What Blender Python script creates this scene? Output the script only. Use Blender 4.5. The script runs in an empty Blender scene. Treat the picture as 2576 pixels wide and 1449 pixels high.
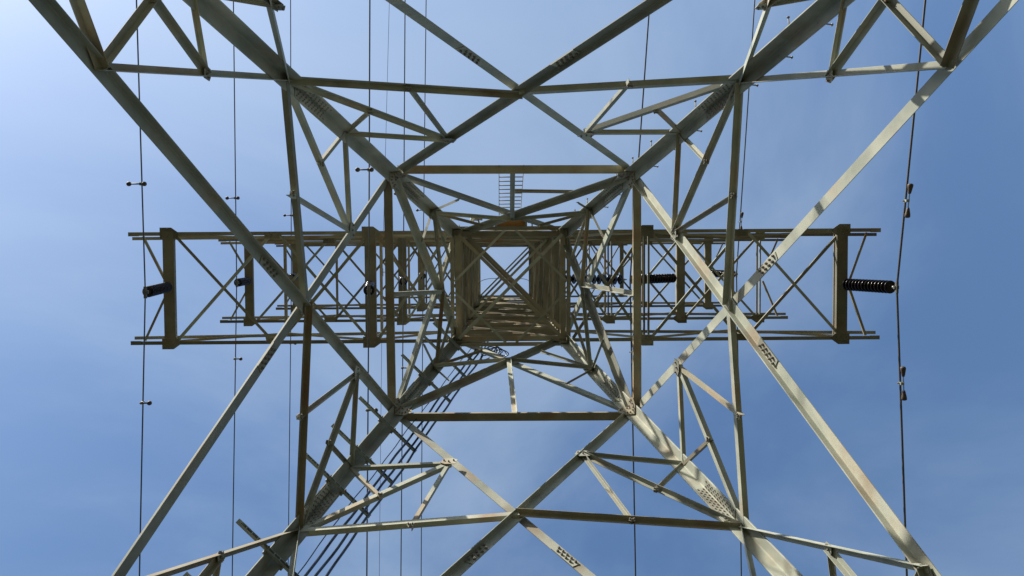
import bpy, bmesh, math, random
from mathutils import Vector, Matrix
random.seed(7)
S = bpy.context.scene
COL = S.collection

# ------------------------------------------------------------------ camera
CAM_POS = Vector((-0.27790, -0.72570, 1.6))
RX = Vector((0.999856, 0.006047, -0.015866))      # image right
RY = Vector((-0.006649, 0.99925, -0.038159))      # image down
RZ = Vector((0.015624, 0.038259, 0.999146))       # looking straight up into the tower
cam = bpy.data.cameras.new("camera")
cam.sensor_width = 36.0
cam.lens = 36.0 * 2040.0 / 2576.0
cam.clip_end = 20000.0
cam.clip_start = 0.05
cam_o = bpy.data.objects.new("camera", cam)
m = Matrix((( RX.x, -RY.x, -RZ.x, CAM_POS.x), (RX.y, -RY.y, -RZ.y, CAM_POS.y), (RX.z, -RY.z, -RZ.z, CAM_POS.z), (0, 0, 0, 1)))
cam_o.matrix_world = m
COL.objects.link(cam_o)
S.camera = cam_o

# ------------------------------------------------------------------ sky, sun, exposure
SUN = Vector((-0.555, -0.605, 0.572)).normalized()   # direction towards the sun
SUN_EL = math.asin(SUN.z)
SUN_AZ = math.atan2(SUN.x, SUN.y)
W = bpy.data.worlds.new("World")
S.world = W
W.use_nodes = True
nt = W.node_tree
nt.nodes.clear()
sky = nt.nodes.new("ShaderNodeTexSky")
sky.sky_type = 'NISHITA'
sky.sun_disc = False
sky.sun_elevation = SUN_EL
sky.sun_rotation = SUN_AZ
sky.altitude = 100.0
sky.air_density = 1.7
sky.dust_density = 3.3
sky.ozone_density = 8.0
bg = nt.nodes.new("ShaderNodeBackground")
bg.inputs['Strength'].default_value = 0.096
out = nt.nodes.new("ShaderNodeOutputWorld")
# thin streaky cirrus high above
tcw = nt.nodes.new("ShaderNodeTexCoord")
mpw = nt.nodes.new("ShaderNodeMapping"); mpw.inputs['Scale'].default_value = (1.0, 1.0, .6); mpw.inputs['Rotation'].default_value = (0, 0, 1.579); mpw.inputs['Location'].default_value = (-2.788, 1.661, 2.059)
cz = nt.nodes.new("ShaderNodeTexNoise"); cz.inputs['Scale'].default_value = 1.2; cz.inputs['Detail'].default_value = 8; cz.inputs['Roughness'].default_value = .55; cz.inputs['Distortion'].default_value = .8
cr = nt.nodes.new("ShaderNodeValToRGB"); cr.color_ramp.interpolation = 'EASE'
cr.color_ramp.elements[0].position = .38; cr.color_ramp.elements[0].color = (0, 0, 0, 1); cr.color_ramp.elements[1].position = .72; cr.color_ramp.elements[1].color = (.34, .34, .34, 1)
cm = nt.nodes.new("ShaderNodeMix"); cm.data_type = 'RGBA'; cm.inputs[7].default_value = (3.9, 4.75, 5.6, 1)
nt.links.new(tcw.outputs['Generated'], mpw.inputs['Vector']); nt.links.new(mpw.outputs['Vector'], cz.inputs['Vector'])
nt.links.new(cz.outputs['Fac'], cr.inputs['Fac']); nt.links.new(cr.outputs['Color'], cm.inputs[0])
nt.links.new(sky.outputs['Color'], cm.inputs[6]); nt.links.new(cm.outputs[2], bg.inputs['Color'])
nt.links.new(bg.outputs['Background'], out.inputs['Surface'])

sun = bpy.data.lights.new("sun", 'SUN')
sun.energy = 5.0
sun.angle = math.radians(0.53)
sun.color = (1.0, 0.93, 0.80)
sun_o = bpy.data.objects.new("sun", sun)
sun_o.rotation_euler = SUN.to_track_quat('Z', 'Y').to_euler()
sun_o.location = (0, 0, 60)
COL.objects.link(sun_o)
S.view_settings.view_transform = 'Standard'
S.view_settings.look = 'None'
S.view_settings.gamma = 1.0
S.view_settings.exposure = 0.86

# ------------------------------------------------------------------ materials
def steel(name, c1, c2, rust, rust_amt, rough=0.6, metallic=0.0):
    mt = bpy.data.materials.new(name); mt.use_nodes = True
    n = mt.node_tree.nodes; l = mt.node_tree.links
    b = n['Principled BSDF']
    tc = n.new('ShaderNodeTexCoord'); oi = n.new('ShaderNodeObjectInfo')
    n1 = n.new('ShaderNodeTexNoise'); n1.inputs['Scale'].default_value = 1.7; n1.inputs['Detail'].default_value = 4
    n2 = n.new('ShaderNodeTexNoise'); n2.inputs['Scale'].default_value = 5; n2.inputs['Detail'].default_value = 3
    n3 = n.new('ShaderNodeTexNoise'); n3.inputs['Scale'].default_value = 1.3; n3.inputs['Detail'].default_value = 4
    for q in (n1, n2, n3): l.new(tc.outputs['Object'], q.inputs['Vector'])
    mx = n.new('ShaderNodeMix'); mx.data_type = 'RGBA'
    mx.inputs[6].default_value = (*c1, 1); mx.inputs[7].default_value = (*c2, 1)
    rp = n.new('ShaderNodeValToRGB'); rp.color_ramp.elements[0].position = .35; rp.color_ramp.elements[1].position = .68
    l.new(n1.outputs['Fac'], rp.inputs['Fac']); l.new(rp.outputs['Color'], mx.inputs[0])
    mr = n.new('ShaderNodeMix'); mr.data_type = 'RGBA'
    mr.inputs[7].default_value = (*rust, 1)
    r2 = n.new('ShaderNodeValToRGB'); r2.color_ramp.elements[0].position = .53; r2.color_ramp.elements[1].position = .74
    r2.color_ramp.elements[1].color = (rust_amt, rust_amt, rust_amt, 1)
    l.new(n3.outputs['Fac'], r2.inputs['Fac']); l.new(r2.outputs['Color'], mr.inputs[0]); l.new(mx.outputs[2], mr.inputs[6])
    hv = n.new('ShaderNodeHueSaturation')
    mp = n.new('ShaderNodeMapRange'); mp.inputs[3].default_value = .66; mp.inputs[4].default_value = 1.2
    l.new(oi.outputs['Random'], mp.inputs[0])
    ml = n.new('ShaderNodeMath'); ml.operation = 'MULTIPLY'
    m2 = n.new('ShaderNodeMapRange'); m2.inputs[3].default_value = .86; m2.inputs[4].default_value = 1.12
    l.new(n2.outputs['Fac'], m2.inputs[0]); l.new(mp.outputs[0], ml.inputs[0]); l.new(m2.outputs[0], ml.inputs[1])
    l.new(ml.outputs[0], hv.inputs['Value']); l.new(mr.outputs[2], hv.inputs['Color'])
    l.new(hv.outputs['Color'], b.inputs['Base Color'])
    b.inputs['Metallic'].default_value = metallic
    b.inputs['Specular IOR Level'].default_value = .22
    rr = n.new('ShaderNodeMapRange'); rr.inputs[3].default_value = rough - .12; rr.inputs[4].default_value = rough + .15
    l.new(n1.outputs['Fac'], rr.inputs[0]); l.new(rr.outputs[0], b.inputs['Roughness'])
    return mt

def plain(name, c, rough=.5, metallic=0.0, coat=0.0, var=.25, scale=9.0):
    mt = bpy.data.materials.new(name); mt.use_nodes = True
    n = mt.node_tree.nodes; l = mt.node_tree.links; b = n['Principled BSDF']
    tc = n.new('ShaderNodeTexCoord'); nz = n.new('ShaderNodeTexNoise'); nz.inputs['Scale'].default_value = scale; nz.inputs['Detail'].default_value = 5
    l.new(tc.outputs['Object'], nz.inputs['Vector'])
    mx = n.new('ShaderNodeMix'); mx.data_type = 'RGBA'
    mx.inputs[6].default_value = (*[v * (1 - var) for v in c], 1); mx.inputs[7].default_value = (*[min(1, v * (1 + var)) for v in c], 1)
    l.new(nz.outputs['Fac'], mx.inputs[0]); l.new(mx.outputs[2], b.inputs['Base Color'])
    b.inputs['Roughness'].default_value = rough; b.inputs['Metallic'].default_value = metallic
    b.inputs['Coat Weight'].default_value = coat; b.inputs['Specular IOR Level'].default_value = .3
    return mt

M_GALV = steel('galvanised_steel', (.25, .268, .228), (.395, .40, .335), (.24, .15, .08), .7)
M_WEATH = steel('weathered_steel', (.175, .165, .12), (.25, .235, .18), (.18, .10, .05), .5)
M_OLD = steel('stained_steel', (.25, .23, .165), (.34, .305, .225), (.26, .12, .05), .9)
M_BOLT = plain('bolt_steel', (.19, .175, .15), .6, .0)
M_ALU = plain('aged_aluminium_cable', (.10, .10, .105), .45, .5)
M_GLAZE = plain('brown_porcelain_glaze', (.010, .006, .006), .2, 0, .0)
M_CAP = plain('galvanised_cap', (.30, .31, .27), .45, .5)
M_CLAMP = plain('dull_clamp_metal', (.13, .13, .12), .5, .3)
M_DAMP = plain('cast_iron_weight', (.075, .06, .05), .6, .3)
M_BLACK = plain('black_cable_jacket', (.012, .012, .015), .24, 0, .5)
M_RAIL = plain('zinc_bracket', (.30, .33, .31), .45, .2)
M_DECK = plain('rusty_deck_plate', (.30, .14, .045), .75, .0)
M_WHITE = plain('white_enamel', (.78, .78, .75), .35)
M_GREY = plain('light_grey_plate', (.55, .54, .50), .5)
M_CONC = plain('footing_concrete', (.38, .36, .33), .9, 0, 0, .25, 4)

# ------------------------------------------------------------------ mesh building
class MB:
    def __init__(s): s.v = []; s.f = []; s.sm = []; s.mi = []; s.cur = 0
    def add(s, vs, fs, smooth=False):
        o = len(s.v); s.v += [tuple(q) for q in vs]; s.f += [[i + o for i in f] for f in fs]; s.sm += [smooth] * len(fs); s.mi += [s.cur] * len(fs)
    def prism(s, p0, p1, u, v, poly, smooth=False):
        n = len(poly)
        vs = [p0 + u * a + v * b for a, b in poly] + [p1 + u * a + v * b for a, b in poly]
        fs = [[i, (i + 1) % n, n + (i + 1) % n, n + i] for i in range(n)] + [list(range(n))[::-1], list(range(n, 2 * n))]
        s.add(vs, fs, smooth)
    def box(s, c, u, v, w, a, b, d):
        s.prism(c - w * d / 2, c + w * d / 2, u, v, [(-a/2, -b/2), (a/2, -b/2), (a/2, b/2), (-a/2, b/2)])
    def rod(s, p0, p1, r, n=8, smooth=True):
        d = (p1 - p0).normalized(); u = d.orthogonal().normalized(); v = d.cross(u)
        s.prism(p0, p1, u, v, [(r * math.cos(2*math.pi*i/n), r * math.sin(2*math.pi*i/n)) for i in range(n)], smooth)
    def tube(s, pts, r, n=8):
        rings = []
        for i, p in enumerate(pts):
            d = (pts[min(i+1, len(pts)-1)] - pts[max(i-1, 0)]).normalized()
            ref = Vector((1, 0, 0)) if abs(d.x) < .8 else Vector((0, 0, 1))
            u = (ref - d * ref.dot(d)).normalized(); v = d.cross(u)
            rings.append([p + u * r * math.cos(2*math.pi*k/n) + v * r * math.sin(2*math.pi*k/n) for k in range(n)])
        vs = [q for R in rings for q in R]; fs = []
        for i in range(len(pts) - 1):
            for k in range(n): fs.append([i*n+k, i*n+(k+1) % n, (i+1)*n+(k+1) % n, (i+1)*n+k])
        fs += [list(range(n))[::-1], list(range((len(pts)-1)*n, len(pts)*n))]
        s.add(vs, fs, True)
    def lathe(s, p, axis, prof, n=16):
        d = axis.normalized(); u = d.orthogonal().normalized(); v = d.cross(u)
        vs = []
        for h, r in prof:
            for k in range(n): vs.append(p + d * h + u * r * math.cos(2*math.pi*k/n) + v * r * math.sin(2*math.pi*k/n))
        fs = []
        for i in range(len(prof) - 1):
            for k in range(n): fs.append([i*n+k, i*n+(k+1) % n, (i+1)*n+(k+1) % n, (i+1)*n+k])
        fs += [list(range(n))[::-1], list(range((len(prof)-1)*n, len(prof)*n))]
        s.add(vs, fs, True)
    def bolt(s, p, d, r=.017, h=.02):
        u = d.orthogonal().normalized(); v = d.cross(u); s.cur = 1
        s.prism(p, p + d * h, u, v, [(r*math.cos(math.pi*i/3), r*math.sin(math.pi*i/3)) for i in range(6)])
        if h > .017: s.prism(p + d * h, p + d * (h + .010), u, v, [(r*.5*math.cos(math.pi*i/3), r*.5*math.sin(math.pi*i/3)) for i in range(6)]); s.cur = 0
    def build(s, name, mat, parent=None, origin=None):
        me = bpy.data.meshes.new(name)
        o0 = origin if origin is not None else Vector((0, 0, 0))
        me.from_pydata([Vector(q) - o0 for q in s.v], [], s.f)
        bm = bmesh.new(); bm.from_mesh(me); bmesh.ops.recalc_face_normals(bm, faces=bm.faces); bm.to_mesh(me); bm.free()
        me.polygons.foreach_set('use_smooth', s.sm)
        me.materials.append(mat)
        if 1 in s.mi: me.materials.append(M_BOLT); me.polygons.foreach_set('material_index', s.mi)
        me.update()
        o = bpy.data.objects.new(name, me); COL.objects.link(o)
        o.location = o0
        if parent is not None: o.parent = parent
        return o

def empty(name, loc=(0, 0, 0), parent=None):
    o = bpy.data.objects.new(name, None); o.empty_display_size = .3; COL.objects.link(o); o.location = loc
    if parent is not None: o.parent = parent
    return o
def tag(o, label=None, cat=None, group=None, kind=None):
    if label: o['label'] = label
    if cat: o['category'] = cat
    if group: o['group'] = group
    if kind: o['kind'] = kind
    return o

def frame(p0, p1, u, v):
    d = (p1 - p0).normalized(); u = (u - d * u.dot(d)).normalized(); v = v - d * v.dot(d); v = (v - u * v.dot(u)).normalized()
    return d, u, v
def angle(mb, p0, p1, u, v, a, t, b=None):
    """rolled steel angle: heel along p0-p1, flanges a along u and b along v, with a small root fillet"""
    b = b or a; f = t * .8
    d, u, v = frame(p0, p1, u, v)
    mb.prism(p0, p1, u, v, [(0, 0), (a, 0), (a, t*.75), (a - t*.3, t), (t + f, t), (t + f*.3, t + f*.3), (t, t + f), (t, b - t*.3), (t*.75, b), (0, b)])
    return d, u, v

# ------------------------------------------------------------------ ground, with added unseen hills
gm = bpy.data.materials.new('dry_grass_ground'); gm.use_nodes = True
n = gm.node_tree.nodes; l = gm.node_tree.links; b = n['Principled BSDF']; b.inputs['Roughness'].default_value = .95
tc = n.new('ShaderNodeTexCoord'); na = n.new('ShaderNodeTexNoise'); na.inputs['Scale'].default_value = .35; na.inputs['Detail'].default_value = 10
nb = n.new('ShaderNodeTexNoise'); nb.inputs['Scale'].default_value = 14; nb.inputs['Detail'].default_value = 6
l.new(tc.outputs['Object'], na.inputs['Vector']); l.new(tc.outputs['Object'], nb.inputs['Vector'])
ra = n.new('ShaderNodeValToRGB'); ra.color_ramp.elements[0].position = .4; ra.color_ramp.elements[0].color = (.040, .050, .020, 1)
ra.color_ramp.elements[1].position = .62; ra.color_ramp.elements[1].color = (.085, .072, .038, 1)
mg = n.new('ShaderNodeMix'); mg.data_type = 'RGBA'; mg.blend_type = 'MULTIPLY'; mg.inputs[0].default_value = .5
l.new(na.outputs['Fac'], ra.inputs['Fac']); l.new(ra.outputs['Color'], mg.inputs[6]); l.new(nb.outputs['Color'], mg.inputs[7]); l.new(mg.outputs[2], b.inputs['Base Color'])
g = MB(); NG = 96; rings = [0.0, 4, 9, 16, 30, 45, 70, 100, 140, 190, 250, 400, 900, 2000, 5000]
def rise(r, a):  # added ring of unseen hills, shaped to block bright sky near the horizon
    s = min(1, max(0, (r - 45)/190)); s = s*s*(3 - 2*s)
    return s*(62 + 9*math.sin(3*a + 1) + 6*math.sin(7*a) + 3*math.sin(13*a + 2))
vs = [Vector((0, 0, 0))]
for r in rings[1:]:
    for k in range(NG):
        a = 2*math.pi*k/NG
        vs.append(Vector((r*math.cos(a), r*math.sin(a), (0.06*math.sin(3*a + r) if 8 < r < 60 else 0.0) + rise(r, a))))
fs = [[0, 1 + k, 1 + (k+1) % NG] for k in range(NG)]
for i in range(len(rings) - 2):
    for k in range(NG): fs.append([1+i*NG+k, 1+(i+1)*NG+k, 1+(i+1)*NG+(k+1) % NG, 1+i*NG+(k+1) % NG])
g.add(vs, fs, True)
tag(g.build('ground', gm), 'grassy ground under the tower, rising to an added ring of unseen hills', None, None, 'structure')

# ------------------------------------------------------------------ the tower: node positions in metres
NODES = [
    (('A', 'UL'), (-1.3, -1.302, 21.617)), (('B', 'UL'), (-2.327, -2.33, 17.325)), (('M', 'UL'), (-2.822, -2.826, 15.255)),
    (('C', 'UL'), (-3.288, -3.293, 13.305)), (('D', 'UL'), (-5.004, -5.012, 6.13)), (('A', 'UR'), (1.3, -1.302, 21.617)),
    (('B', 'UR'), (2.313, -2.317, 17.38)), (('M', 'UR'), (2.799, -2.803, 15.35)), (('C', 'UR'), (3.259, -3.264, 13.425)),
    (('D', 'UR'), (5.004, -5.012, 6.13)), (('A', 'LR'), (1.3, 1.302, 21.617)), (('B', 'LR'), (2.318, 2.322, 17.36)),
    (('M', 'LR'), (2.825, 2.83, 15.24)), (('C', 'LR'), (3.285, 3.29, 13.318)), (('D', 'LR'), (5.004, 5.012, 6.13)),
    (('A', 'LL'), (-1.3, 1.302, 21.617)), (('B', 'LL'), (-2.301, 2.304, 17.432)), (('M', 'LL'), (-2.822, 2.826, 15.255)),
    (('C', 'LL'), (-3.266, 3.272, 13.395)), (('D', 'LL'), (-5.004, 5.012, 6.13)), (('V', 'UL'), (-1.772, -1.775, 19.643)),
    (('V', 'UR'), (1.77, -1.773, 19.653)), (('V', 'LR'), (1.8, 1.803, 19.528)), (('V', 'LL'), (-1.754, 1.757, 19.718)),
    (('d', 'N', 0, 'b'), (5.178, -5.092, 6.13)), (('d', 'N', 0, 't'), (-2.175, -2.41, 17.325)), (('d', 'N', 1, 'b'), (-5.132, -5.192, 6.13)),
    (('d', 'N', 1, 't'), (2.146, -2.497, 17.38)), (('d', 'W', 1, 'b'), (-5.084, -4.93, 6.13)), (('d', 'W', 1, 't'), (-2.381, 2.252, 17.432)),
    (('d', 'W', 0, 'b'), (-5.184, 5.04, 6.13)), (('d', 'W', 0, 't'), (-2.507, -2.089, 17.325)), (('d', 'E', 1, 'b'), (5.184, -4.989, 6.13)),
    (('d', 'E', 1, 't'), (2.498, 2.145, 17.36)), (('d', 'E', 0, 'b'), (5.084, 5.002, 6.13)), (('d', 'E', 0, 't'), (2.393, -2.207, 17.38)),
    (('d', 'S', 0, 'b'), (4.991, 5.192, 6.13)), (('d', 'S', 0, 't'), (-2.151, 2.485, 17.432)), (('d', 'S', 1, 'b'), (-5.017, 5.092, 6.13)),
    (('d', 'S', 1, 't'), (2.209, 2.402, 17.36)), (('X', 'N'), (0.072, -3.208, 13.994)), (('Y', 'N'), (0.027, -1.66, 20.457)),
    (('Q', 'N', 0), (-1.151, -2.782, 15.774)), (('Q', 'N', 1), (1.229, -2.835, 15.551)), (('X', 'W'), (-3.208, -0.04, 13.973)),
    (('Y', 'W'), (-1.649, 0.075, 20.49)), (('Q', 'W', 0), (-2.823, -1.202, 15.585)), (('P', 'W', 0), (-4.218, -2.63, 9.75)),
    (('Q', 'W', 1), (-2.795, 1.289, 15.701)), (('P', 'W', 1), (-4.23, 2.622, 9.7)), (('X', 'E'), (3.22, 0.002, 13.925)),
    (('Y', 'E'), (1.689, -0.085, 20.323)), (('Q', 'E', 0), (2.794, -1.126, 15.704)), (('P', 'E', 0), (4.232, -2.618, 9.692)),
    (('Q', 'E', 1), (2.822, 1.209, 15.589)), (('P', 'E', 1), (4.178, 2.574, 9.92)), (('X', 'S'), (-0.027, 3.225, 13.926)),
    (('Y', 'S'), (-0.07, 1.698, 20.297)), (('Q', 'S', 0), (-1.174, 2.837, 15.542)), (('Q', 'S', 1), (1.176, 2.78, 15.78)),
    (('H', 'N', 0), (-1.601, -3.268, 13.744)), (('H', 'N', 1), (1.676, -3.285, 13.673)), (('H', 'W', 0), (-3.315, -1.669, 13.528)),
    (('H', 'W', 1), (-3.284, 1.639, 13.657)), (('H', 'E', 0), (3.263, -1.622, 13.744)), (('H', 'E', 1), (3.306, 1.667, 13.564)),
    (('H', 'S', 0), (-1.632, 3.299, 13.614)), (('H', 'S', 1), (1.703, 3.285, 13.675)), (('K', 'N', 0), (-2.296, -3.069, 14.574)),
    (('K', 'N', 1), (2.244, -3.061, 14.609)), (('K', 'W', 0), (-3.088, -2.206, 14.477)), (('K', 'W', 1), (-3.061, 2.238, 14.589)),
    (('K', 'E', 0), (3.064, -2.227, 14.578)), (('K', 'E', 1), (3.089, 2.22, 14.472)), (('K', 'S', 0), (-2.206, 3.093, 14.475)),
    (('K', 'S', 1), (2.235, 3.074, 14.555)), (('P', 'N', 0), (-2.735, -4.256, 9.618)), (('P', 'N', 1), (2.791, -4.221, 9.765)),
    (('P', 'S', 0), (-2.678, 4.221, 9.765)), (('P', 'S', 1), (2.651, 4.249, 9.649)), (('J', 'N', 0), (-2.917, -3.789, 11.57)),
    (('U', 'N', 0), (-1.117, -2.002, 19.028)), (('L', 'N', 0), (-0.649, -1.522, 21.035)), (('J', 'N', 1), (2.955, -3.789, 11.57)),
    (('U', 'N', 1), (1.441, -1.933, 19.317)), (('L', 'N', 1), (0.683, -1.518, 21.05)), (('J', 'W', 0), (-3.801, -2.951, 11.495)),
    (('U', 'W', 0), (-1.969, -1.059, 18.998)), (('L', 'W', 0), (-1.476, -0.608, 21.049)), (('J', 'W', 1), (-3.783, 2.962, 11.571)),
    (('U', 'W', 1), (-1.956, 1.126, 19.049)), (('L', 'W', 1), (-1.476, 0.683, 21.049)), (('J', 'E', 0), (3.795, -2.899, 11.521)),
    (('U', 'E', 0), (1.984, -1.137, 18.936)), (('L', 'E', 0), (1.496, -0.688, 20.964)), (('J', 'E', 1), (3.808, 2.919, 11.466)),
    (('U', 'E', 1), (1.986, 1.049, 18.926)), (('L', 'E', 1), (1.496, 0.602, 20.964)), (('J', 'S', 0), (-2.972, 3.746, 11.58)),
    (('U', 'S', 0), (-1.381, 1.973, 19.151)), (('L', 'S', 0), (-0.689, 1.546, 20.931)), (('J', 'S', 1), (2.968, 3.77, 11.483)),
    (('U', 'S', 1), (1.155, 2.03, 18.911)), (('L', 'S', 1), (0.706, 1.567, 20.847)), (('T', 'W', 0), (-4.028, -3.544, 10.546)),
    (('T', 'E', 0), (4.023, -3.547, 10.568)), (('T', 'N', 0), (-3.433, -4.091, 10.12)), (('T', 'N', 1), (3.44, -4.059, 10.251)),
    (('T', 'W', 1), (-4.064, 3.375, 10.206)), (('T', 'E', 1), (4.052, 3.365, 10.256)), (('T', 'S', 0), (-3.396, 4.063, 10.234)),
    (('T', 'S', 1), (3.395, 4.086, 10.14)), (('A', 'N', 0), (-1.315, -1.311, 21.915)), (('B', 'N', 0), (-2.357, -2.354, 17.56)),
    (('C', 'N', 0), (-3.333, -3.331, 13.48)), (('M', 'N', 0), (-2.86, -2.857, 15.459)), (('V', 'N', 0), (-1.795, -1.791, 19.912)),
    (('E', 'N', 0), (-1.331, -1.32, 22.233)), (('F', 'N', 0), (-2.39, -2.379, 17.809)), (('A', 'N', 1), (1.324, -1.311, 21.915)),
    (('B', 'N', 1), (2.352, -2.341, 17.615)), (('C', 'N', 1), (3.312, -3.302, 13.601)), (('M', 'N', 1), (2.845, -2.834, 15.555)),
    (('V', 'N', 1), (1.8, -1.788, 19.922)), (('E', 'N', 1), (1.349, -1.32, 22.233)), (('F', 'N', 1), (2.393, -2.366, 17.865)),
    (('A', 'W', 0), (-1.314, -1.31, 21.893)), (('B', 'W', 0), (-2.355, -2.352, 17.542)), (('C', 'W', 0), (-3.329, -3.328, 13.466)),
    (('M', 'W', 0), (-2.857, -2.855, 15.443)), (('V', 'W', 0), (-1.793, -1.789, 19.891)), (('E', 'W', 0), (-1.329, -1.318, 22.185)),
    (('F', 'W', 0), (-2.385, -2.376, 17.772)), (('A', 'W', 1), (-1.314, 1.33, 21.893)), (('B', 'W', 1), (-2.329, 2.346, 17.651)),
    (('C', 'W', 1), (-3.308, 3.327, 13.557)), (('M', 'W', 1), (-2.857, 2.875, 15.443)), (('V', 'W', 1), (-1.775, 1.791, 19.967)),
    (('E', 'W', 1), (-1.329, 1.36, 22.185)), (('F', 'W', 1), (-2.358, 2.39, 17.882)), (('A', 'E', 0), (1.32, -1.309, 21.868)),
    (('B', 'E', 0), (2.346, -2.337, 17.578)), (('C', 'E', 0), (3.304, -3.296, 13.574)), (('M', 'E', 0), (2.838, -2.829, 15.523)),
    (('V', 'E', 0), (1.796, -1.786, 19.879)), (('E', 'E', 0), (1.341, -1.317, 22.136)), (('F', 'E', 0), (2.381, -2.358, 17.789)),
    (('A', 'E', 1), (1.32, 1.328, 21.868)), (('B', 'E', 1), (2.351, 2.36, 17.558)), (('C', 'E', 1), (3.33, 3.341, 13.465)),
    (('M', 'E', 1), (2.864, 2.874, 15.411)), (('V', 'E', 1), (1.826, 1.834, 19.753)), (('E', 'E', 1), (1.341, 1.355, 22.136)),
    (('F', 'E', 1), (2.385, 2.401, 17.769)), (('A', 'S', 0), (-1.312, 1.326, 21.852)), (('B', 'S', 0), (-2.325, 2.34, 17.618)),
    (('C', 'S', 0), (-3.302, 3.319, 13.534)), (('M', 'S', 0), (-2.851, 2.868, 15.415)), (('V', 'S', 0), (-1.772, 1.786, 19.93)),
    (('E', 'S', 0), (-1.325, 1.351, 22.102)), (('F', 'S', 0), (-2.35, 2.378, 17.816)), (('A', 'S', 1), (1.319, 1.326, 21.852)),
    (('B', 'S', 1), (2.349, 2.358, 17.545)), (('C', 'S', 1), (3.327, 3.337, 13.455)), (('M', 'S', 1), (2.862, 2.871, 15.4)),
    (('V', 'S', 1), (1.824, 1.832, 19.738)), (('E', 'S', 1), (1.338, 1.351, 22.102)), (('F', 'S', 1), (2.381, 2.396, 17.742)),
    (('s', 'N', 1), (-0.667, -3.539, 13.032)), (('s', 'N', 0), (0.674, -3.449, 12.987)), (('s', 'W', 0), (-3.544, 0.672, 12.989)),
    (('s', 'W', 1), (-3.452, -0.594, 12.954)), (('s', 'E', 1), (3.53, -0.596, 13.046)), (('s', 'E', 0), (3.461, 0.653, 12.916)),
    (('s', 'S', 0), (0.65, 3.546, 13.0)), (('s', 'S', 1), (-0.61, 3.451, 12.98)), (('rung', 'A'), (0.079, -2.056, 18.806)),
    (('rung', 'B'), (1.289, -2.038, 18.877)),
]

ND = {''.join(str(q) for q in k): Vector(v) for k, v in NODES}
ZA, K = 21.617, 0.2392
def hw(z): return 1.3 + K * (ZA - z) if z < ZA else 1.3
CORN = {'UL': (-1, -1), 'UR': (1, -1), 'LR': (1, 1), 'LL': (-1, 1)}
FACES = {'N': ('UL', 'UR'), 'W': ('UL', 'LL'), 'E': ('UR', 'LR'), 'S': ('LL', 'LR')}
ck = 1 / math.sqrt(1 + K*K)
FN = {'N': Vector((0, ck, -K*ck)), 'S': Vector((0, -ck, -K*ck)), 'W': Vector((ck, 0, -K*ck)), 'E': Vector((-ck, 0, -K*ck))}
VN = {'N': Vector((0, 1, 0)), 'S': Vector((0, -1, 0)), 'W': Vector((1, 0, 0)), 'E': Vector((-1, 0, 0))}
UP = Vector((0, 0, 1))
tower = empty('transmission_tower', (0, 0, 0))
tag(tower, 'tall grey steel lattice pylon seen from inside its base, with three long crossarms', 'transmission tower')

def member(name, p0, p1, nin, a, t, side=1, off=0.0, top=True, mat=M_GALV, ext=0.0, parent=tower, trim=0.0, b=None):
    """angle lying in a face plane: in-plane flange centred on the line, other flange inward (side 1) or outward (-1) along its upper or lower edge"""
    d = (p1 - p0).normalized(); p0 = p0 - d * ext; p1 = p1 + d * ext
    if trim: p0 = p0 + d * trim; p1 = p1 - d * trim
    e = nin.cross(d).normalized()
    if abs(e.z) > .02:
        if e.z < 0: e = -e
    sgn = 1 if top else -1
    h = e * (sgn * a / 2) + nin * off
    mb = MB()
    angle(mb, p0 + h, p1 + h, -e * sgn, nin * side, a, t, b)
    mid = (p0 + p1) / 2
    return mb.build(name, mat, parent, mid)

def plate(mb, c, u, v, w, poly, th):
    mb.prism(c - w*th/2, c + w*th/2, u, v, poly)

def leg_pt(c, z): return Vector((CORN[c][0]*hw(z), CORN[c][1]*hw(z)*1.0016, z))

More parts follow.
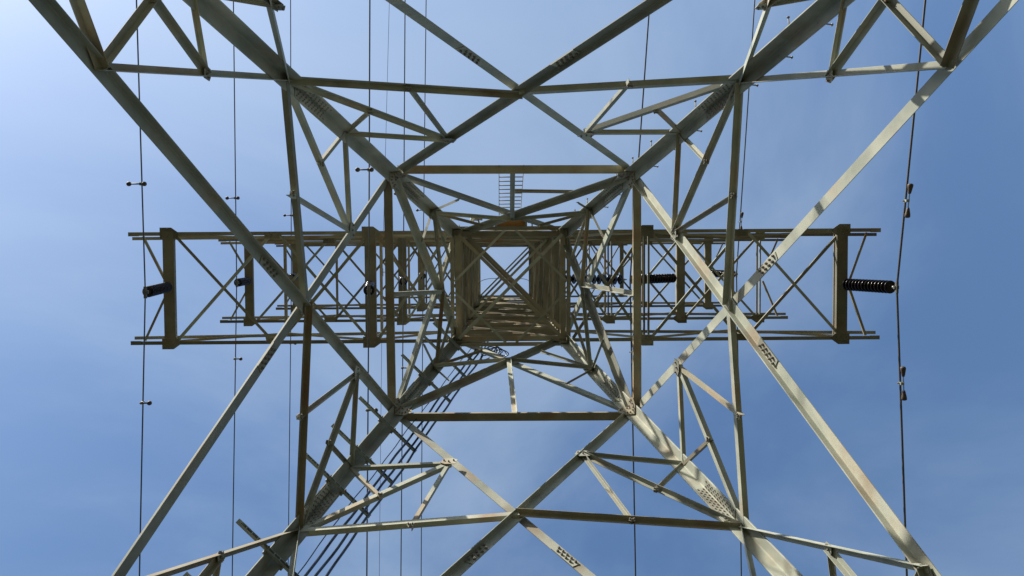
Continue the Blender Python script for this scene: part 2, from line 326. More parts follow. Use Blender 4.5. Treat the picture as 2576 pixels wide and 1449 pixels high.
# legs, with splices and step bolts
LA, LT = .215, .021
for c, (sx, sy) in CORN.items():
    hv = Vector((sx*.10, sy*.10, 0))
    p0 = leg_pt(c, .3) + hv; p1 = leg_pt(c, ZA + .25) + hv
    p1 = Vector((sx*(1.3 - K*.25), sy*(1.3 - K*.25), ZA + .25)) + hv
    mb = MB()
    d, u, v = angle(mb, p0, p1, Vector((-sx, 0, 0)), Vector((0, -sy, 0)), LA, LT)
    lg = mb.build('leg', M_GALV, tower, p0)
    for zc in (14.17, 18.53):
        q = leg_pt(c, zc) + hv
        for uu, vv in ((u, v), (v, u)):
            pm = MB()
            base = q + uu * (LA*.55) + vv * (LT + .007)
            L = .98
            plate(pm, base, d, uu, vv, [(-L/2, -.072), (L/2, -.072), (L/2, .085), (-L/2, .085)], .013)
            for i in range(10):
                for j in range(3 if zc < 15 else 2):
                    x = -L/2 + .05 + i * (L - .1)/9
                    y = -.042 + j * (.047 if zc < 15 else .085) + (.0 if j != 1 else .004)
                    if j == 1 and zc < 15: x += .045
                    if x > L/2 - .03: continue
                    pm.bolt(base + d*x + uu*y + vv*.0065, vv, .0145, .014)
            pm.build('splice_plate', M_GALV, lg).location -= p0
    if c == 'UR':
        k = 0; z = 3.0
        while z < 21.2:
            sb = MB(); q = leg_pt(c, z) + hv
            if k % 2 == 0: st = q + u * .13; dr = -v
            else: st = q + v * .13; dr = -u
            dr = dr.normalized(); st = st + dr * .002
            sb.rod(st - dr*.03, st + dr * .17, .0095, 8); sb.lathe(st + dr*.17, dr, [(0, .012), (.0, .021), (.012, .021), (.02, .012)], 8)
            sb.bolt(st, dr, .017, .018)
            sb.build('step_bolt', M_BOLT, lg).location -= p0
            z += .42; k += 1
    ft = MB(); fz = leg_pt(c, .3) + hv*.3
    ft.prism(Vector((fz.x, fz.y, -.3)), Vector((fz.x, fz.y, .45)), Vector((1, 0, 0)), Vector((0, 1, 0)), [(-.45, -.38), (-.38, -.45), (.38, -.45), (.45, -.38), (.45, .38), (.38, .45), (-.38, .45), (-.45, .38)])
    ft.build('footing', M_CONC, tower)

# big face diagonals below the waist. The inner one of each cross starts at this corner:
INNER = {'N': 0, 'E': 0, 'S': 1, 'W': 1}
INNER_UP = {'N': 1, 'W': 0, 'S': 0, 'E': 1}
for fc in 'NWES':
    n = FN[fc]
    for i in (0, 1):
        a, bq = ND['d%s%dt' % (fc, i)], ND['d%s%db' % (fc, i)]
        inn = INNER[fc] == i
        dg = member('diagonal', a, bq, n, .155, .014, 1 if inn else -1, -.05 if inn else .0, True, M_GALV, .06 if inn else .42, b=.105 if inn else None)
        # splice plate with two rows of bolts
        sp = ND['s%s%d' % (fc, i)]; d = (bq - a).normalized(); e = n.cross(d).normalized()
        if e.z < 0: e = -e
        pm = MB(); base = sp + n * ((-.036 if inn else .0) + .006)
        e0 = -.078 if not inn else -.082
        plate(pm, base, d, e, n, [(-.26, e0), (.26, e0), (.26, .05), (-.26, .05)], .011)
        for k in range(5):
            pm.bolt(base + d*(-.2 + .1*k) + e*(.018) + n*.0055, n, .021, .024)
            if k < 4: pm.bolt(base + d*(-.15 + .1*k) - e*.042 + n*.0055, n, .021, .024)
        pm.build('splice_plate', M_GALV, dg).location -= dg.location
        # upper panel, waist to the first ring
        c1, c2 = FACES[fc]
        inn = (INNER_UP[fc] == (1 - i))
        t0 = ND[('A' if inn else 'E') + '%s%d' % (fc, i)]; b0 = ND[('B' if inn else 'F') + '%s%d' % (fc, 1 - i)]
        member('diagonal', t0, b0, n, .17 if inn else .15, .012, 1 if inn else -1, -.05 if inn else .0, True, M_GALV, .02 if inn else .30, b=.125 if inn else None)
    # redundant braces
    cnt = 0
    for i in (0, 1):
        k = fc + str(i); c = FACES[fc][i]
        Lg = lambda z: ND['C'+k] + (ND['C'+k] - ND['M'+k]) * ((ND['C'+k].z - z) / (ND['M'+k].z - ND['C'+k].z))
        P, J, T, H, Q, X = ND['P'+k], ND['J'+k], ND['T'+k], ND['H'+k], ND['Q'+k], ND['X'+fc]
        N1, N2 = Lg(11.25), Lg(8.75)
        outer = k in ('N1', 'W0', 'S0', 'E1')
        for cnt_i, (a, bq, sz, nm) in enumerate(((ND['C'+k], X, .092, 'brace'), (ND['C'+k], Q, .085, 'brace'), (ND['M'+k], Q, .07, 'brace'), (ND['M'+k], ND['K'+k], .06, 'brace'),
                            (H, Q, .065, 'brace'), (ND['C'+k], P, .085, 'brace'), (P, N2, .095, 'brace'), (P, T, .085, 'brace'), (T, J, .085, 'brace'), (N1, J, .06, 'brace'), (T, N1, .07, 'brace'))):
            cnt += 1
            rn = (cnt * 7 % 11) * .0011
            out_ = outer and cnt_i < 5
            member(nm, a, bq, n, sz, .008, -1 if out_ else 1, (.008 + rn) if out_ else (-.022 + rn), not out_, M_GALV if random.random() < .75 else M_OLD, .03)
        Y = ND['Y'+fc]
        for (a, bq, sz) in ((ND['V'+k], Y, .075), (ND['V'+k], ND['U'+k], .055), (ND['V'+k], ND['L'+k], .055)):
            cnt += 1
            member('strut', a, bq, n, sz, .007, 1, .016 + (cnt % 7) * .0012, cnt % 2 == 0, M_GALV if random.random() < .7 else M_OLD, .02)
        # small gusset plates with bolts
        for key, w_, h_ in (('Q'+k, .30, .2), ('H'+k, .11, .08), ('K'+k, .09, .07), ('J'+k, .17, .13)):
            q = ND[key]; pm = MB()
            e1 = VN[fc].cross(UP).normalized(); e2 = n.cross(e1).normalized()
            base = q + n * .034
            plate(pm, base, e1, e2, n, [(-w_/2, -h_*.3), (-w_*.25, -h_/2), (w_*.3, -h_/2), (w_/2, h_*.2), (w_*.2, h_/2), (-w_*.4, h_*.45)], .009)
            for s_ in (-1, 0, 1): pm.bolt(base + e1*s_*w_*.28 + e2*h_*.1*(1 - 2*abs(s_)) + n*.0045, n, .016, .02)
            pm.build('gusset_plate', M_GALV, tower)
    # crossing plate
    # ring beam at the first ring (box-like double angle with stiffening battens)
    a, bq = ND['B%s0' % fc], ND['B%s1' % fc]
    zr = (a.z + bq.z)/2 - .02
    a = Vector((a.x, a.y, zr)); bq = Vector((bq.x, bq.y, zr))
    d = (bq - a).normalized(); vn = VN[fc]
    mb = MB()
    a2 = a + d*.10; b2 = bq - d*.10
    o_ = vn * (-.175)
    angle(mb, a2 + o_, b2 + o_, vn, UP, .155, .011, .11)
    angle(mb, a2 + o_ + vn*.158 + UP*.001, b2 + o_ + vn*.158 + UP*.001, UP, -vn, .10, .009, .03)
    ln = (b2 - a2).length; k_ = int(ln/.075)
    for q in range(1, k_):
        mb.box(a2 + o_ + d*(ln*q/k_) + vn*.078 - UP*.003, d, vn, UP, .016, .13, .006)
    mb.build('ring_beam', M_OLD, tower)
    # post from the ring beam to the upper cross
    mid = (a + bq)/2 - vn * .10 + UP * .02
    member('strut', mid, ND['Y'+fc] + n*.0, n, .10, .008, 1, .03, True, M_GALV, .0)
    # gusset at B nodes
    for i in (0, 1):
        k = fc + str(i); q = ND['B'+k]; c = FACES[fc][i]
        e1 = (bq - a).normalized() * (1 if i == 0 else -1); e2 = n.cross(e1).normalized()
        if e2.z < 0: e2 = -e2
        pm = MB(); base = q + n*.022 + e1*.12
        plate(pm, base, e1, e2, n, [(-.15, -.15), (.04, -.19), (.17, -.09), (.17, .05), (.05, .16), (-.15, .15)], .011)
        for bx, by in ((-.06, -.10), (0, -.12), (-.08, .09), (-.02, .1), (.08, .05), (.12, 0), (.06, -.08)):
            pm.bolt(base + e1*bx + e2*by + n*.0055, n, .017, .022)
        pm.build('gusset_plate', M_OLD, tower)
        q = ND['A'+k]; pm = MB(); base = q + n*.02 + e1*.1
        plate(pm, base, e1, e2, n, [(-.13, -.26), (.1, -.26), (.26, -.08), (.26, .1), (.1, .2), (-.13, .2)], .011)
        for bx, by in ((-.06, -.15), (0, -.18), (.06, -.17), (.1, -.1), (.18, 0), (.12, .08)):
            pm.bolt(base + e1*bx + e2*by + n*.0055, n, .017, .022)
        pm.build('gusset_plate', M_OLD, tower)
# horizontal rung beam carrying the ladder, in the north face
member('strut', ND['rungA'], ND['rungB'], FN['N'], .08, .008, -1, -.04, True, M_OLD, .03)

# ------------------------------------------------------------------ body above the waist
ZT = 43.08
PO = .085
for c, (sx, sy) in CORN.items():
    mb = MB(); q = Vector((sx*(1.3+PO), sy*(1.3+PO), 0))
    angle(mb, q + UP*(ZA - .2), q + UP*(ZT + .15), Vector((-sx, 0, 0)), Vector((0, -sy, 0)), .18, .016)
    mb.build('post', M_WEATH, tower)
LV = {1: ZA, 2: 28.29, 3: 34.95, 4: ZT}
RINGS = [21.62, 22.1, 22.7, 23.35, 24.05, 24.8, 25.6, 26.45, 27.35, 28.29, 29.3, 30.35, 31.4, 32.5, 33.7, 34.95, 36.3, 37.7, 39.3, 41.1, ZT]
for zi, z in enumerate(RINGS):
    for fc in 'NWES':
        vn = VN[fc]; e = vn.cross(UP)
        big = z in (21.62, 28.29, 34.95, ZT)
        a_ = .13 if big else .105
        h = 1.3 + PO - .018 - (.0 if zi % 2 else .004)
        c0 = -vn * h + UP * (z + (.014 if fc in 'NS' else 0) + (.0 if big else .03*math.sin(zi*3.1 + ord(fc))))
        mb = MB()
        angle(mb, c0 - e*1.28, c0 + e*1.28, vn, UP, a_ - (.0 if big else .022), .009, a_)
        if big:
            angle(mb, c0 - e*1.28 - UP*.004 - vn*.03, c0 + e*1.28 - UP*.004 - vn*.03, -vn, UP, .09, .009, .09)
        mb.build('horizontal', random.choice((M_WEATH, M_WEATH, M_WEATH, M_OLD)), tower)
for (za, zb) in ((21.7, 25.0), (25.0, 28.29), (28.29, 31.7), (31.7, 34.95), (34.95, 38.8), (38.8, ZT)):
    for fc in 'NWES':
        vn = VN[fc]; e = vn.cross(UP)
        for sg_ in (-1, 1):
            c0 = -vn * (1.3 + PO - .02)
            member('wall_brace', c0 - e*1.25*sg_ + UP*za, c0 + e*1.25*sg_ + UP*zb, vn, .08, .008, sg_, .022 if sg_ > 0 else -.024, True, random.choice((M_WEATH, M_OLD)), 0)
# horizontal plan bracing inside the body
def hbar(name, p0, p1, a, t, up=1, mat=M_WEATH, parent=tower, b=None):
    d = (p1 - p0).normalized(); e = UP.cross(d).normalized()
    mb = MB(); angle(mb, p0 - e*a/2, p1 - e*a/2, e, UP*up, a, t, b)
    return mb.build(name, mat, parent, (p0 + p1)/2)
for lv, z in ((1, ZA), (2, LV[2]), (3, LV[3]), (4, ZT)):
    r = 1.28
    hbar('plan_brace', Vector((-r, -r, z - .03)), Vector((r, r, z - .03)), .085, .008, 1, M_OLD)
    hbar('plan_brace', Vector((r, -r, z - .055)), Vector((-r, r, z - .055)), .08, .008, 1, M_GALV)
    if lv == 1:
        hbar('plan_brace', Vector((-r, -r, z + .22)) + Vector((.19, -.0, 0)), Vector((r, r, z + .22)) + Vector((.0, -.19, 0)), .07, .008, 1, M_OLD)
        m_ = 1.38
        for k, (p, q) in enumerate((((-m_, -.13), (-.13, -m_)), ((.13, -m_), (m_, -.13)), ((m_, .13), (.13, m_)), ((-.13, m_), (-m_, .13)))):
            hbar('plan_brace', Vector((*p, z - .075 - k*.001)), Vector((*q, z - .075 - k*.001)), .06, .007, 1, M_GALV)

# ------------------------------------------------------------------ crossarms
def crossarm(z, side, beams, rods, joints, tip=9.33, rise=2.2, dz_tip=.25):
    root = empty('crossarm', (side*1.3, 0, z), tower)
    org = Vector((side*1.3, 0, z))
    def fin(mb, nm, mat): 
        o = mb.build(nm, mat, root); o.location = -org; return o
    X = lambda x: side * x
    ztop = lambda x: z + dz_tip + (rise - dz_tip) * (tip - x)/(tip - 1.3)
    ytop = lambda x: 1.225 + .085*(tip - x)/(tip - 1.3)
    for sy in (-1, 1):
        yo = Vector((0, sy, 0))
        mb = MB(); angle(mb, Vector((X(1.2), sy*1.385, z + .012)), Vector((X(tip), sy*1.385, z + .012)), -yo, UP, .09, .009, .09)
        plate(mb, Vector((X(tip - .11), sy*1.335, z + .004)), Vector((1, 0, 0)), Vector((0, 1, 0)), UP, [(-.13, -.05), (.13, -.05), (.13, .05), (-.13, .05)], .008)
        fin(mb, 'bottom_chord', M_WEATH)
        mb = MB()
        t0 = tip + .03
        angle(mb, Vector((X(1.25), sy*(ytop(1.25)+.05), ztop(1.25))), Vector((X(t0), sy*(ytop(t0)+.05), ztop(t0))), -yo, UP, .08, .008, .08)
        fin(mb, 'top_chord', random.choice((M_WEATH, M_OLD)))
        # lacing of the vertical side of the arm
        xs = [1.35, 3.4, 5.8, 8.35, tip - .25]
        for k in range(len(xs) - 1):
            x0, x1 = xs[k], xs[k+1]
            pa = Vector((X(x0), sy*1.34, z + .06)) if k % 2 else Vector((X(x0), sy*(ytop(x0)), ztop(x0) + .03))
            pb = Vector((X(x1), sy*(ytop(x1)), ztop(x1) + .03)) if k % 2 else Vector((X(x1), sy*1.34, z + .06))
            if k < 3:
                mb = MB(); angle(mb, pa, pb, UP, -yo, .06, .006); fin(mb, 'side_lacing', M_OLD)
            if 0 < k < 4 and x0 < 8:
                mb = MB(); angle(mb, Vector((X(x0 + .04), sy*1.345, z + .07)), Vector((X(x0 + .04), sy*(ytop(x0) + .03), ztop(x0) + .02)), Vector((side, 0, 0)), -yo, .06, .006); fin(mb, 'side_lacing', M_WEATH)
        # gusset plates under the chord joints
        for x in joints:
            bigp = x in beams or x in rods
            mb = MB(); c = Vector((X(x), sy*1.35, z + .001))
            w_ = .20
            if bigp: poly = [(-w_, -.13), (.15, -.13), (w_ + .04, -.06), (w_ + .04, .03), (.08, .145), (-w_, .145)]
            else: poly = [(-w_, -.14), (w_, -.14), (w_*.8, .03), (-w_*.8, .03)]
            poly = [(-px_*side, py_) for px_, py_ in poly]
            plate(mb, c, Vector((1, 0, 0)), Vector((0, sy, 0)), UP, poly, .010)
            for bx, by in ((-.14, -.02), (-.07, .02), (.0, -.03), (.08, .02), (-.02, -.08), (-.1, -.08), (-.15, .115), (-.02, .115)):
                if by > .1 and not bigp: continue
                mb.bolt(c + Vector((-side*bx, sy*by, -.005)), -UP, .017, .02)
            fin(mb, 'gusset_plate', M_WEATH)
    # wide hanger beams spanning the two chords
    for x in beams:
        mb = MB(); c0 = Vector((X(x), -1.40, z - .012)); c1 = Vector((X(x), 1.40, z - .012)); w_ = .27
        ux = Vector((1, 0, 0))
        mb.prism(c0, c1, ux, UP, [(-w_/2, 0), (w_/2, 0), (w_/2, .12), (w_/2 - .01, .12), (w_/2 - .01, .012), (-w_/2 + .01, .012), (-w_/2 + .01, .12), (-w_/2, .12)])
        mb.box(Vector((X(x), 0, z - .02)), ux, Vector((0, 1, 0)), UP, .16, .24, .012)
        for s1 in (-1, 1):
            for s2 in (-1, 1): mb.bolt(Vector((X(x) + s1*.055, s2*.09, z - .026)), -UP, .015, .018)
        fin(mb, 'hanger_beam', M_WEATH)
    for x in rods:
        for k, dx in enumerate((-.03, .09)):
            mb = MB(); angle(mb, Vector((X(x) + dx, -1.34, z + .14 + .05*k)), Vector((X(x) + dx, 1.34, z + .14 + .05*k)), Vector((1, 0, 0)), UP, .05, .006); fin(mb, 'tie_strut', M_GALV if k else M_WEATH)
    # struts in the top plane
    for x in (3.4, 5.8):
        mb = MB(); angle(mb, Vector((X(x), -1.25, ztop(x) + .012)), Vector((X(x), 1.25, ztop(x) + .012)), Vector((side, 0, 0)), UP, .07, .007); fin(mb, 'top_strut', M_OLD)
    # X lacing of the bottom plane
    js = [1.45, 3.4, 5.8, 8.35]
    for k in range(3):
        x0, x1 = js[k] + .1, js[k+1] - .12
        for q, s_ in enumerate((-1, 1)):
            p = Vector((X(x0), s_*1.30, z + .03 + .02*q)); r = Vector((X(x1), -s_*1.30, z + .03 + .02*q))
            d = (r - p).normalized(); e = UP.cross(d)
            mb = MB(); angle(mb, p - e*.035, r - e*.035, e, UP*(1 if q else 1), .072, .007, .05); fin(mb, 'cross_lacing', M_WEATH if (k + q) % 2 else M_GALV)
    # V braces at the tip
    for sy in (-1, 1):
        p = Vector((X(tip - .32), sy*1.28, z + .03)); r = Vector((X(8.45), sy*.12, z + .03))
        d = (r - p).normalized(); e = UP.cross(d)
        mb = MB(); angle(mb, p - e*.03, r - e*.03, e, UP, .06, .006, .05); fin(mb, 'tip_brace', M_OLD)
    return root
crossarm(LV[1], -1, (8.38, 3.45), (), (8.38, 5.85, 3.45), 9.33)
crossarm(LV[1], 1, (8.24,), (3.34, 8.12), (8.24, 5.70, 3.34), 9.18)
crossarm(LV[2], -1, (8.48, 3.46), (), (8.48, 5.85, 3.46), 9.43)
crossarm(LV[2], 1, (5.72,), (3.34, 8.30), (8.30, 5.72, 3.34), 9.27)
crossarm(LV[3], -1, (8.62, 3.48), (), (8.62, 5.85, 3.48), 9.43)
crossarm(LV[3], 1, (8.35,), (3.34,), (8.35, 5.85, 3.34), 9.30)
# short earth wire arms at the top
for side in (-1, 1):
    root = empty('earth_wire_arm', (side*1.3, 0, ZT), tower); org = Vector((side*1.3, 0, ZT))
    tip = 6.3
    for sy in (-1, 1):
        mb = MB(); angle(mb, Vector((side*1.25, sy*1.36, ZT + .02)), Vector((side*tip, sy*1.36, ZT + .02)), Vector((0, -sy, 0)), UP, .09, .008); fin_ = mb.build('chord', M_WEATH, root); fin_.location = -org
    for k, (x0, x1) in enumerate(((1.4, 2.9), (2.9, 4.4), (4.4, 5.9))):
        for q, s_ in enumerate((-1, 1)):
            p = Vector((side*x0, s_*1.3, ZT + .03 + .015*q)); r = Vector((side*x1, -s_*1.3, ZT + .03 + .015*q)); d = (r - p).normalized(); e = UP.cross(d)
            mb = MB(); angle(mb, p - e*.03, r - e*.03, e, UP, .06, .006); o = mb.build('cross_lacing', M_OLD, root); o.location = -org
    mb = MB(); mb.box(Vector((side*6.0, 0, ZT + .0)), Vector((1, 0, 0)), Vector((0, 1, 0)), UP, .2, 2.74, .03); o = mb.build('hanger_beam', M_WEATH, root); o.location = -org

# ------------------------------------------------------------------ ladder, rest platform and fittings on the north face
lad = empty('ladder', (0, -2.58, 17.2), tower)
lb, lt = Vector((0, -2.508, 17.55)), Vector((0, -1.67, 21.7))
org = Vector((0, -2.58, 17.2))
for x0, x1 in ((-.268, -.272), (.215, .25)):
    mb = MB(); mb.prism(lb + Vector((x0, 0, 0)), lt + Vector((x1, 0, 0)), Vector((1, 0, 0)), Vector((0, 1, 0)), [(-.006, -.02), (.006, -.02), (.006, .02), (-.006, .02)])
    mb.build('stile', M_WEATH, lad).location = -org
for k in range(15):
    q = lb.lerp(lt, (.44 + .3*k)/4.23)
    if q.z > 21.6: break
    mb = MB(); mb.rod(q + Vector((-.268, 0, 0)), q + Vector((.225, 0, 0)), .011, 8); mb.build('rung', M_WEATH, lad).location = -org
plat = empty('rest_platform', (0, -1.6, 21.7), tower); org = Vector((0, -1.6, 21.7))
mb = MB(); mb.box(Vector((0, -1.56, 21.73)), Vector((1, 0, 0)), Vector((0, 1, 0)), UP, .74, .33, .02); mb.build('deck', M_DECK, plat).location = -org
for x in (-.38, .36):
    mb = MB(); angle(mb, Vector((x, -1.74, 21.66)), Vector((x, -1.38, 21.66)), Vector((1, 0, 0)), UP, .06, .006); mb.build('bearer', M_WEATH, plat).location = -org
mb = MB(); mb.box(Vector((.33, -1.72, 22.2)), Vector((1, 0, 0)), Vector((0, 1, 0)), UP, .08, .08, 1.1); mb.build('guard_post', M_WEATH, plat).location = -org
mb = MB(); mb.box(Vector((0, -1.735, 21.86)), Vector((1, 0, 0)), Vector((0, 1, 0)), UP, .58, .012, .22); mb.build('kick_plate', M_DECK, plat).location = -org
lamp = empty('floodlight', (-.85, -1.68, 22.0), tower); org = Vector((-.85, -1.68, 22.0))
mb = MB(); mb.lathe(Vector((-.99, -1.70, 22.0)), Vector((1, .1, .1)), [(0, .02), (.0, .08), (.05, .10), (.08, .085), (.1, .06)], 16); mb.build('reflector', M_WHITE, lamp).location = -org
mb = MB(); mb.lathe(Vector((-.89, -1.69, 22.0)), Vector((1, .1, .1)), [(0, .05), (.1, .05), (.12, .03), (.2, .03)], 12); mb.build('housing', M_CAP, lamp).location = -org
mb = MB(); mb.rod(Vector((-.8, -1.68, 21.98)), Vector((-.72, -1.40, 21.9)), .02, 8); mb.build('bracket', M_BOLT, lamp).location = -org
clp = empty('cable_clamp', (.55, -1.62, 22.0), tower); org = Vector((.55, -1.62, 22.0))
mb = MB(); mb.box(Vector((.55, -1.62, 22.0)), Vector((1, 0, 0)), Vector((0, 1, 0)), UP, .06, .12, .1); mb.bolt(Vector((.50, -1.6, 21.98)), Vector((-1, 0, 0)), .03, .05); mb.bolt(Vector((.60, -1.64, 21.98)), Vector((1, 0, 0)), .03, .05); mb.rod(Vector((.55, -1.62, 21.95)), Vector((.56, -1.38, 21.95)), .018, 8)
mb.build('clamp_body', M_CAP, clp).location = -org
pbox = MB(); pbox.box(Vector((-2.26, .50, 25.8)), Vector((1, 0, 0)), Vector((0, 1, 0)), UP, .17, .30, .42)  # box standing in for a lit gusset plate, brightness put into pale grey
pbox.box(Vector((-2.26, .50, 25.56)), Vector((1, 0, 0)), Vector((0, 1, 0)), UP, .12, .12, .06); pbox.rod(Vector((-2.26, .50, 25.8)), Vector((-1.38, .50, 25.9)), .02, 8)
pbox.build('pale_plate_box', M_GREY, tower)

# ------------------------------------------------------------------ conductors
def wire_z(za, y): return za - .07*abs(y) + .07/300*y*y
WIRES = {   # x, z at the clamp, lateral slope towards the top and the bottom of the picture, radius
 'L1o': (-8.01, 19.42, .0229, -.0141, .0155), 'L2o': (-8.17, 26.09, .0293, -.0122, .0165), 'L3o': (-8.33, 33.14, .0307, -.0104, .017),
 'L1i': (-3.14, 19.42, .0271, -.009, .0155), 'L2i': (-3.17, 26.09, .0252, -.0115, .016), 'L3i': (-3.24, 33.14, .0279, -.0101, .017),
 'R1': (8.53, 19.42, .0534, .0132, .024), 'R2': (3.78, 26.69, .0604, .0071, .023), 'R3': (8.99, 33.14, .0427, .0012, .024),
 'GW': (-6.12, 42.28, .047, -.0131, .010)}
def wire_at(k, y):
    x, za, s0, s1, r = WIRES[k]
    return Vector((x + (s0 if y < 0 else s1)*abs(y), y, wire_z(za, y)))
WL = {'L1o': 'far left cable, hung from the outer end of the lowest arm',
 'L2o': 'second cable from the left, hung from the middle arm end',
 'L3o': 'third cable from the left, hung from the top arm end',
 'L1i': 'leftmost of the three inner left cables, hung from the lowest arm',
 'L2i': 'middle one of the three inner left cables, hung from the middle arm',
 'L3i': 'inner left cable nearest the tower body, hung from the top arm',
 'R1': 'thick dark cable at the far right, bent at the long insulator',
 'R2': 'thick dark cable right of the body, held by two level insulators',
 'R3': 'thick dark cable between the other two right hand cables, mostly hidden by braces'}
for k, lab in WL.items():
    ys = [-300, -200, -120, -70, -40, -25, -15, -8, -4, -1.5, -.5, 0, .5, 1.5, 4, 8, 15, 25, 40, 70, 120, 200, 300]
    mb = MB(); mb.tube([wire_at(k, y) for y in ys], WIRES[k][4], 10)
    o = mb.build('conductor_cable', M_ALU, None, wire_at(k, 0))
    tag(o, lab, 'power cable', 'power cables carried by the crossarms')
mb = MB(); mb.tube([wire_at('GW', y) for y in (-300, -150, -70, -30, -12, -4, 0, 4, 12, 30, 70, 150, 300)], WIRES['GW'][4], 8)
o = mb.build('earth_wire', M_ALU, None, wire_at('GW', 0)); tag(o, 'hair-thin earth wire passing high up left of the tower body', 'earth wire')

# ------------------------------------------------------------------ insulator strings
def disc_mesh():
    mb = MB()
    mb.lathe(Vector((0, 0, 0)), UP, [(-.045, .02), (-.045, .045), (-.03, .05), (-.02, .075), (-.035, .08), (-.015, .1), (-.03, .106), (-.022, .122), (-.008, .127), (.012, .112), (.028, .07), (.036, .05), (.07, .044), (.085, .03)], 24)
    return mb
disc_proto = None
def insulator(top, bot, label, group='insulator strings on the crossarms', nd=14, yoke=True, sc=1.0):
    global disc_proto
    d = (bot - top); L = d.length; d = d.normalized()
    root = empty('insulator_string', top)
    tag(root, label, 'insulator', group)
    rot = (-d).to_track_quat('Z', 'Y')
    sp = (L - .36)/nd
    for k in range(nd):
        pos = d*(.17 + sp*(k + .5))
        if disc_proto is None: disc_proto = disc_mesh().build('disc', M_GLAZE, root); o = disc_proto
        else: o = disc_proto.copy(); COL.objects.link(o); o.parent = root
        o.location = pos; o.scale = (sc, sc, 1.0); o.rotation_mode = 'QUATERNION'; o.rotation_quaternion = rot
    mb = MB(); mb.rod(Vector((0, 0, .03)), d*.17, .014, 8); mb.rod(d*.06, d*.12, .03, 8); mb.build('top_link', M_CAP, root)
    mb = MB(); mb.rod(d*(L - .19), d*(L - .04), .016, 8); mb.rod(d*(L - .15), d*(L - .1), .032, 8)
    mb.build('bottom_link', M_CAP, root)
    if yoke:
        mb = MB(); c = d*(L - .0)
        mb.prism(c + Vector((0, -.13, .0)), c + Vector((0, .13, .0)), Vector((1, 0, 0)), UP, [(-.024, -.035), (.024, -.035), (.032, .0), (.024, .04), (-.024, .04), (-.032, 0)])
        mb.box(c + UP*.03, Vector((1, 0, 0)), Vector((0, 1, 0)), UP, .11, .07, .05)
        mb.build('suspension_clamp', M_CLAMP, root)
    return root
def wp(k): return wire_at(k, 0) + UP*.0
zb = lambda L: LV[L] - .03
insulator(Vector((-8.36, -.05, zb(1))), wp('L1o'), 'dark brown insulator string hanging from the far left end of the lowest arm')
insulator(Vector((-8.48, 0, zb(2))), wp('L2o'), 'dark brown insulator string hanging from the left end of the middle arm')
insulator(Vector((-8.62, 0, zb(3))), wp('L3o'), 'insulator string at the left end of the top arm, half hidden by a brace')
insulator(Vector((-3.45, -.05, zb(1))), wp('L1i'), 'insulator string seen end on under the inner left beam of the lowest arm')
insulator(Vector((-3.46, 0, zb(2))), wp('L2i'), 'insulator string seen end on under the inner left beam of the middle arm')
insulator(Vector((-3.48, 0, zb(3))), wp('L3i'), 'small insulator string seen end on under the inner beam of the top arm')
insulator(Vector((8.24, 0, zb(1))), wp('R1'), 'long dark brown insulator string at the far right end of the lowest arm', sc=1.18)
insulator(Vector((8.35, 0, zb(3))), wp('R3'), 'short looking dark insulator string at the right end of the top arm', sc=1.18)
v = wp('R2')
insulator(Vector((5.60, 0, zb(2))), v + Vector((.06, 0, .03)), 'tightly stacked insulator string, right half of the level pair right of the body', 'pair of insulators holding one cable', 14, True, 1.2)
insulator(Vector((1.46, 0, zb(2) + .0)), v + Vector((-.06, 0, .03)), 'insulator string with gaps between its discs, left half of the level pair', 'pair of insulators holding one cable', 13, False, 1.3)
# earth wire hanger
hang = empty('earth_wire_hanger', (-6.05, 0, ZT - .02))
tag(hang, 'small pale clamp hanging the thin earth wire from the topmost left arm', 'wire clamp')
mb = MB(); mb.rod(Vector((0, 0, 0)), Vector((-.07, 0, -.72)), .02, 8); mb.build('link', M_CAP, hang)
mb = MB(); mb.prism(Vector((-.07, -.2, -.78)), Vector((-.07, .2, -.78)), Vector((1, 0, 0)), UP, [(-.03, -.04), (.03, -.04), (.04, .02), (0, .07), (-.04, .02)]); mb.build('clamp', M_CAP, hang)

# ------------------------------------------------------------------ vibration dampers
def dogbone(k, y, left, right, label):
    p = wire_at(k, y); root = empty('vibration_damper', p)
    tag(root, label, 'vibration damper', 'vibration dampers on the left cables')
    mb = MB(); mb.box(Vector((0, 0, -.025)), Vector((1, 0, 0)), Vector((0, 1, 0)), UP, .06, .06, .09); mb.bolt(Vector((.03, 0, -.03)), Vector((1, 0, 0)), .014, .02)
    mb.build('clamp', M_CAP, root)
    mb = MB(); mb.rod(Vector((-left, 0, -.07)), Vector((right, 0, -.07)), .017, 8); mb.build('arm', M_DAMP, root)
    for s_, L in ((-1, left), (1, right)):
        if L > .04:
            mb = MB(); mb.lathe(Vector((s_*(L - .05), 0, -.07)), Vector((s_, 0, 0)), [(0, .022), (.01, .036), (.035, .05), (.065, .05), (.09, .034), (.1, .012)], 14); mb.build('weight', M_DAMP, root)
dogbone('L1o', -2.34, .25, .08, 'dumbbell damper on the far left cable, above the lowest arm in the picture')
dogbone('L2o', -2.52, .23, .09, 'dumbbell damper on the second cable from the left, above the arms in the picture')
dogbone('L3o', -2.37, .23, .09, 'tiny dumbbell damper on the third cable from the left, beside a brace')
dogbone('L1i', -2.62, .24, .06, 'dumbbell damper just left of the upper left ring beam corner')
dogbone('L2i', -2.63, .24, .06, 'single knob damper peeping out below the upper left ring beam corner')
dogbone('L3i', -2.54, .24, .06, 'small knob damper between two lattice braces near the upper left of the waist')
dogbone('L1o', 2.39, .04, .17, 'knob damper on the far left cable, below the lowest arm in the picture')
dogbone('L2o', 2.27, .04, .18, 'knob damper on the second cable from the left, below the arms in the picture')
dogbone('L3o', 2.56, .04, .2, 'small knob damper on the third cable from the left, just under the lowest arm')
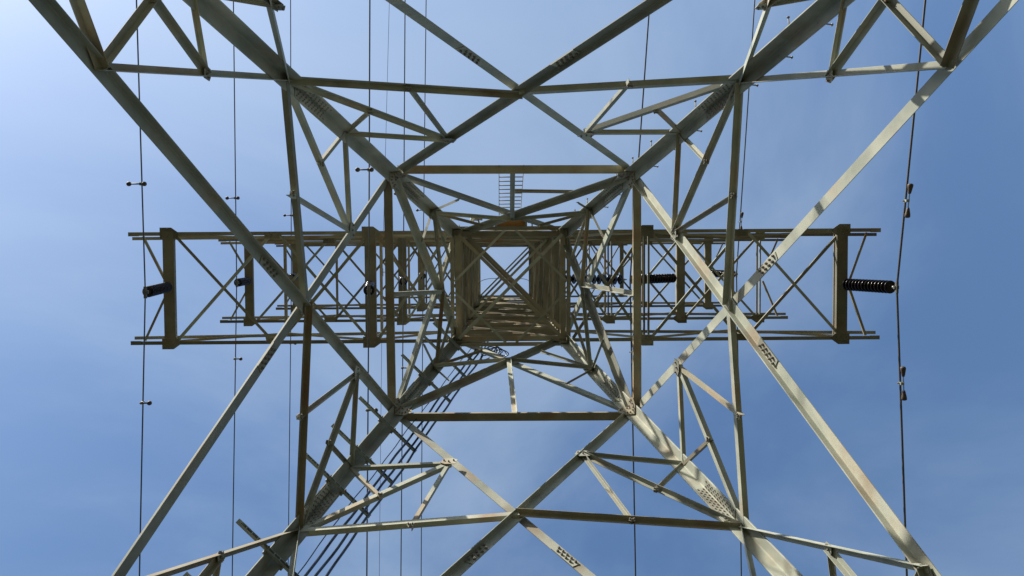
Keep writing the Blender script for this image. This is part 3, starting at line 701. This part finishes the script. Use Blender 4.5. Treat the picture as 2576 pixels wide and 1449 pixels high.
dogbone('L1i', 2.59, .04, .18, 'reddish knob damper left of the lower left ring beam corner')
dogbone('L2i', 2.58, .04, .17, 'dark knob damper under a cable bracket at the lower left')
def stockbridge(k, y, label):
    p = wire_at(k, y); root = empty('bell_damper', p)
    d = (wire_at(k, y + .3) - wire_at(k, y - .3)).normalized()
    tag(root, label, 'vibration damper', 'bell dampers on the right cables')
    sx = Vector((.045, 0, -.06))
    mb = MB(); mb.box(Vector((.012, 0, -.03)), Vector((1, 0, 0)), d, UP, .075, .06, .11); mb.bolt(Vector((-.03, 0, 0)), Vector((-1, 0, 0)), .018, .03); mb.build('clamp', M_CAP, root)
    mb = MB(); mb.rod(sx - d*.3, sx + d*.3, .012, 8); mb.build('messenger', M_CAP, root)
    for s_ in (-1, 1):
        mb = MB(); mb.lathe(sx + d*s_*.15, d*s_, [(0, .025), (.03, .034), (.14, .056), (.19, .062), (.215, .05), (.225, .02)], 14); mb.build('weight', M_DAMP, root)
stockbridge('R1', -1.9, 'twin bell damper on the far right cable, above the long insulator')
stockbridge('R1', 2.11, 'twin bell damper on the far right cable, below the long insulator')
stockbridge('R2', -2.12, 'twin bell damper beside the upper right corner of the square ring beam')
stockbridge('R2', 2.24, 'twin bell damper right of the body, below the level pair of insulators')
stockbridge('R3', -2.03, 'twin bell damper on the middle right cable, mostly behind a long brace')

# ------------------------------------------------------------------ feeder cables and their brackets along one leg
BV = Vector((1, 1, 0)).normalized(); INW = Vector((1, -1, 0)).normalized()
ldir = (leg_pt('LL', 21) - leg_pt('LL', 5)).normalized()
bn = (ldir.cross(BV)).normalized()
if bn.dot(INW) < 0: bn = -bn
BZ = [2.0, 3.6, 5.2, 6.9, 8.5, 9.9, 11.55, 12.72, 14.64, 15.67, 16.83, 19.06, 20.36, 21.2]
for z in BZ:
    c = leg_pt('LL', z) + bn*.035
    mb = MB()
    p0, p1 = c - BV*.73, c + BV*.75
    mb.prism(p0, p1, ldir, bn, [(-.03, 0), (.03, 0), (.03, .045), (.024, .045), (.024, .006), (-.024, .006), (-.024, .045), (-.03, .045)])
    for k in range(14): mb.box(p0.lerp(p1, (k + .5)/14) + bn*.046, ldir, BV, bn, .05, .012, .004)
    br = mb.build('cable_bracket', M_RAIL, tower, c)
    for s_ in (-1, 1):
        mb = MB(); q = c + BV*.165*s_
        mb.box(q - bn*.01 - ldir*.0, ldir, BV, bn, .09, .035, .05); mb.bolt(q - ldir*.045, -ldir, .018, .04); mb.bolt(q + bn*.045, bn, .016, .03)
        mb.build('beam_clamp', M_RAIL, br).location -= c
offs = ((.37, .009, 'thin black cable nearest the lower left leg in its cable bundle'), (.49, .022, 'thick black cable second from the lower left leg in its bundle'),
        (.605, .022, 'thick black cable third from the lower left leg in its bundle'), (.72, .022, 'outermost thick black cable of the bundle on the lower left leg'))
for ox, r, lab in offs:
    pts = []
    z = .4
    while z < 22.6:
        zz = min(z, ZA); c = leg_pt('LL', zz); c.z = z
        wob = .010*math.sin(z*2.1 + ox*17) + .006*math.sin(z*5.3 + ox*40)
        pts.append(c + bn*(.085 + r + .004) + BV*(ox + wob)); z += .22
    # over the arm and up the outside of the body
    e = pts[-1]
    for k in range(1, 9):
        pts.append(Vector((e.x + .02*k, 1.62 + ox*.12 - .012*k, e.z + .35*k)))
    mb = MB(); mb.tube(pts, r, 10)
    tag(mb.build('feeder_cable', M_BLACK, None, pts[0]), lab, 'cable', 'cable bundle on the lower left leg')
# slack loops where the cables meet the waist
mb = MB(); rr = random.Random(3)
for k in range(9):
    c = Vector((-.62 + .10*(k % 5) + rr.uniform(-.03, .03), 1.62 + rr.uniform(-.03, .12), 21.9 + rr.uniform(-.3, .5)))
    ax = Vector((rr.uniform(-.5, .5), rr.uniform(-1, -.2), rr.uniform(-.6, .9))).normalized(); u = ax.orthogonal().normalized(); v = ax.cross(u)
    R = rr.uniform(.09, .17)
    mb.tube([c + u*R*math.cos(a*math.pi/9) + v*R*1.4*math.sin(a*math.pi/9) + ax*.02*a/9 for a in range(18)], .013, 8)
tag(mb.build('cable_coil', M_BLACK, None, Vector((-.5, 1.65, 21.6))), 'tangled coil of black cable just below the square tower body', 'cable coil')
# arcing jumper leads near the top
mb = MB()
for c, R, s_ in ((Vector((-.55, .62, 42.9)), .75, 1), (Vector((.75, .55, 42.9)), .5, 1)):
    mb.tube([c + Vector((R*math.cos(a*math.pi/16), -.35*R*math.sin(a*math.pi/16), -.1*math.sin(a*math.pi/16))) for a in range(0, 17)], .014, 8)
mb.rod(Vector((.15, .3, 43.2)), Vector((.15, .95, 43.2)), .012, 8)
mb.build('jumper_lead', M_BLACK, tower)
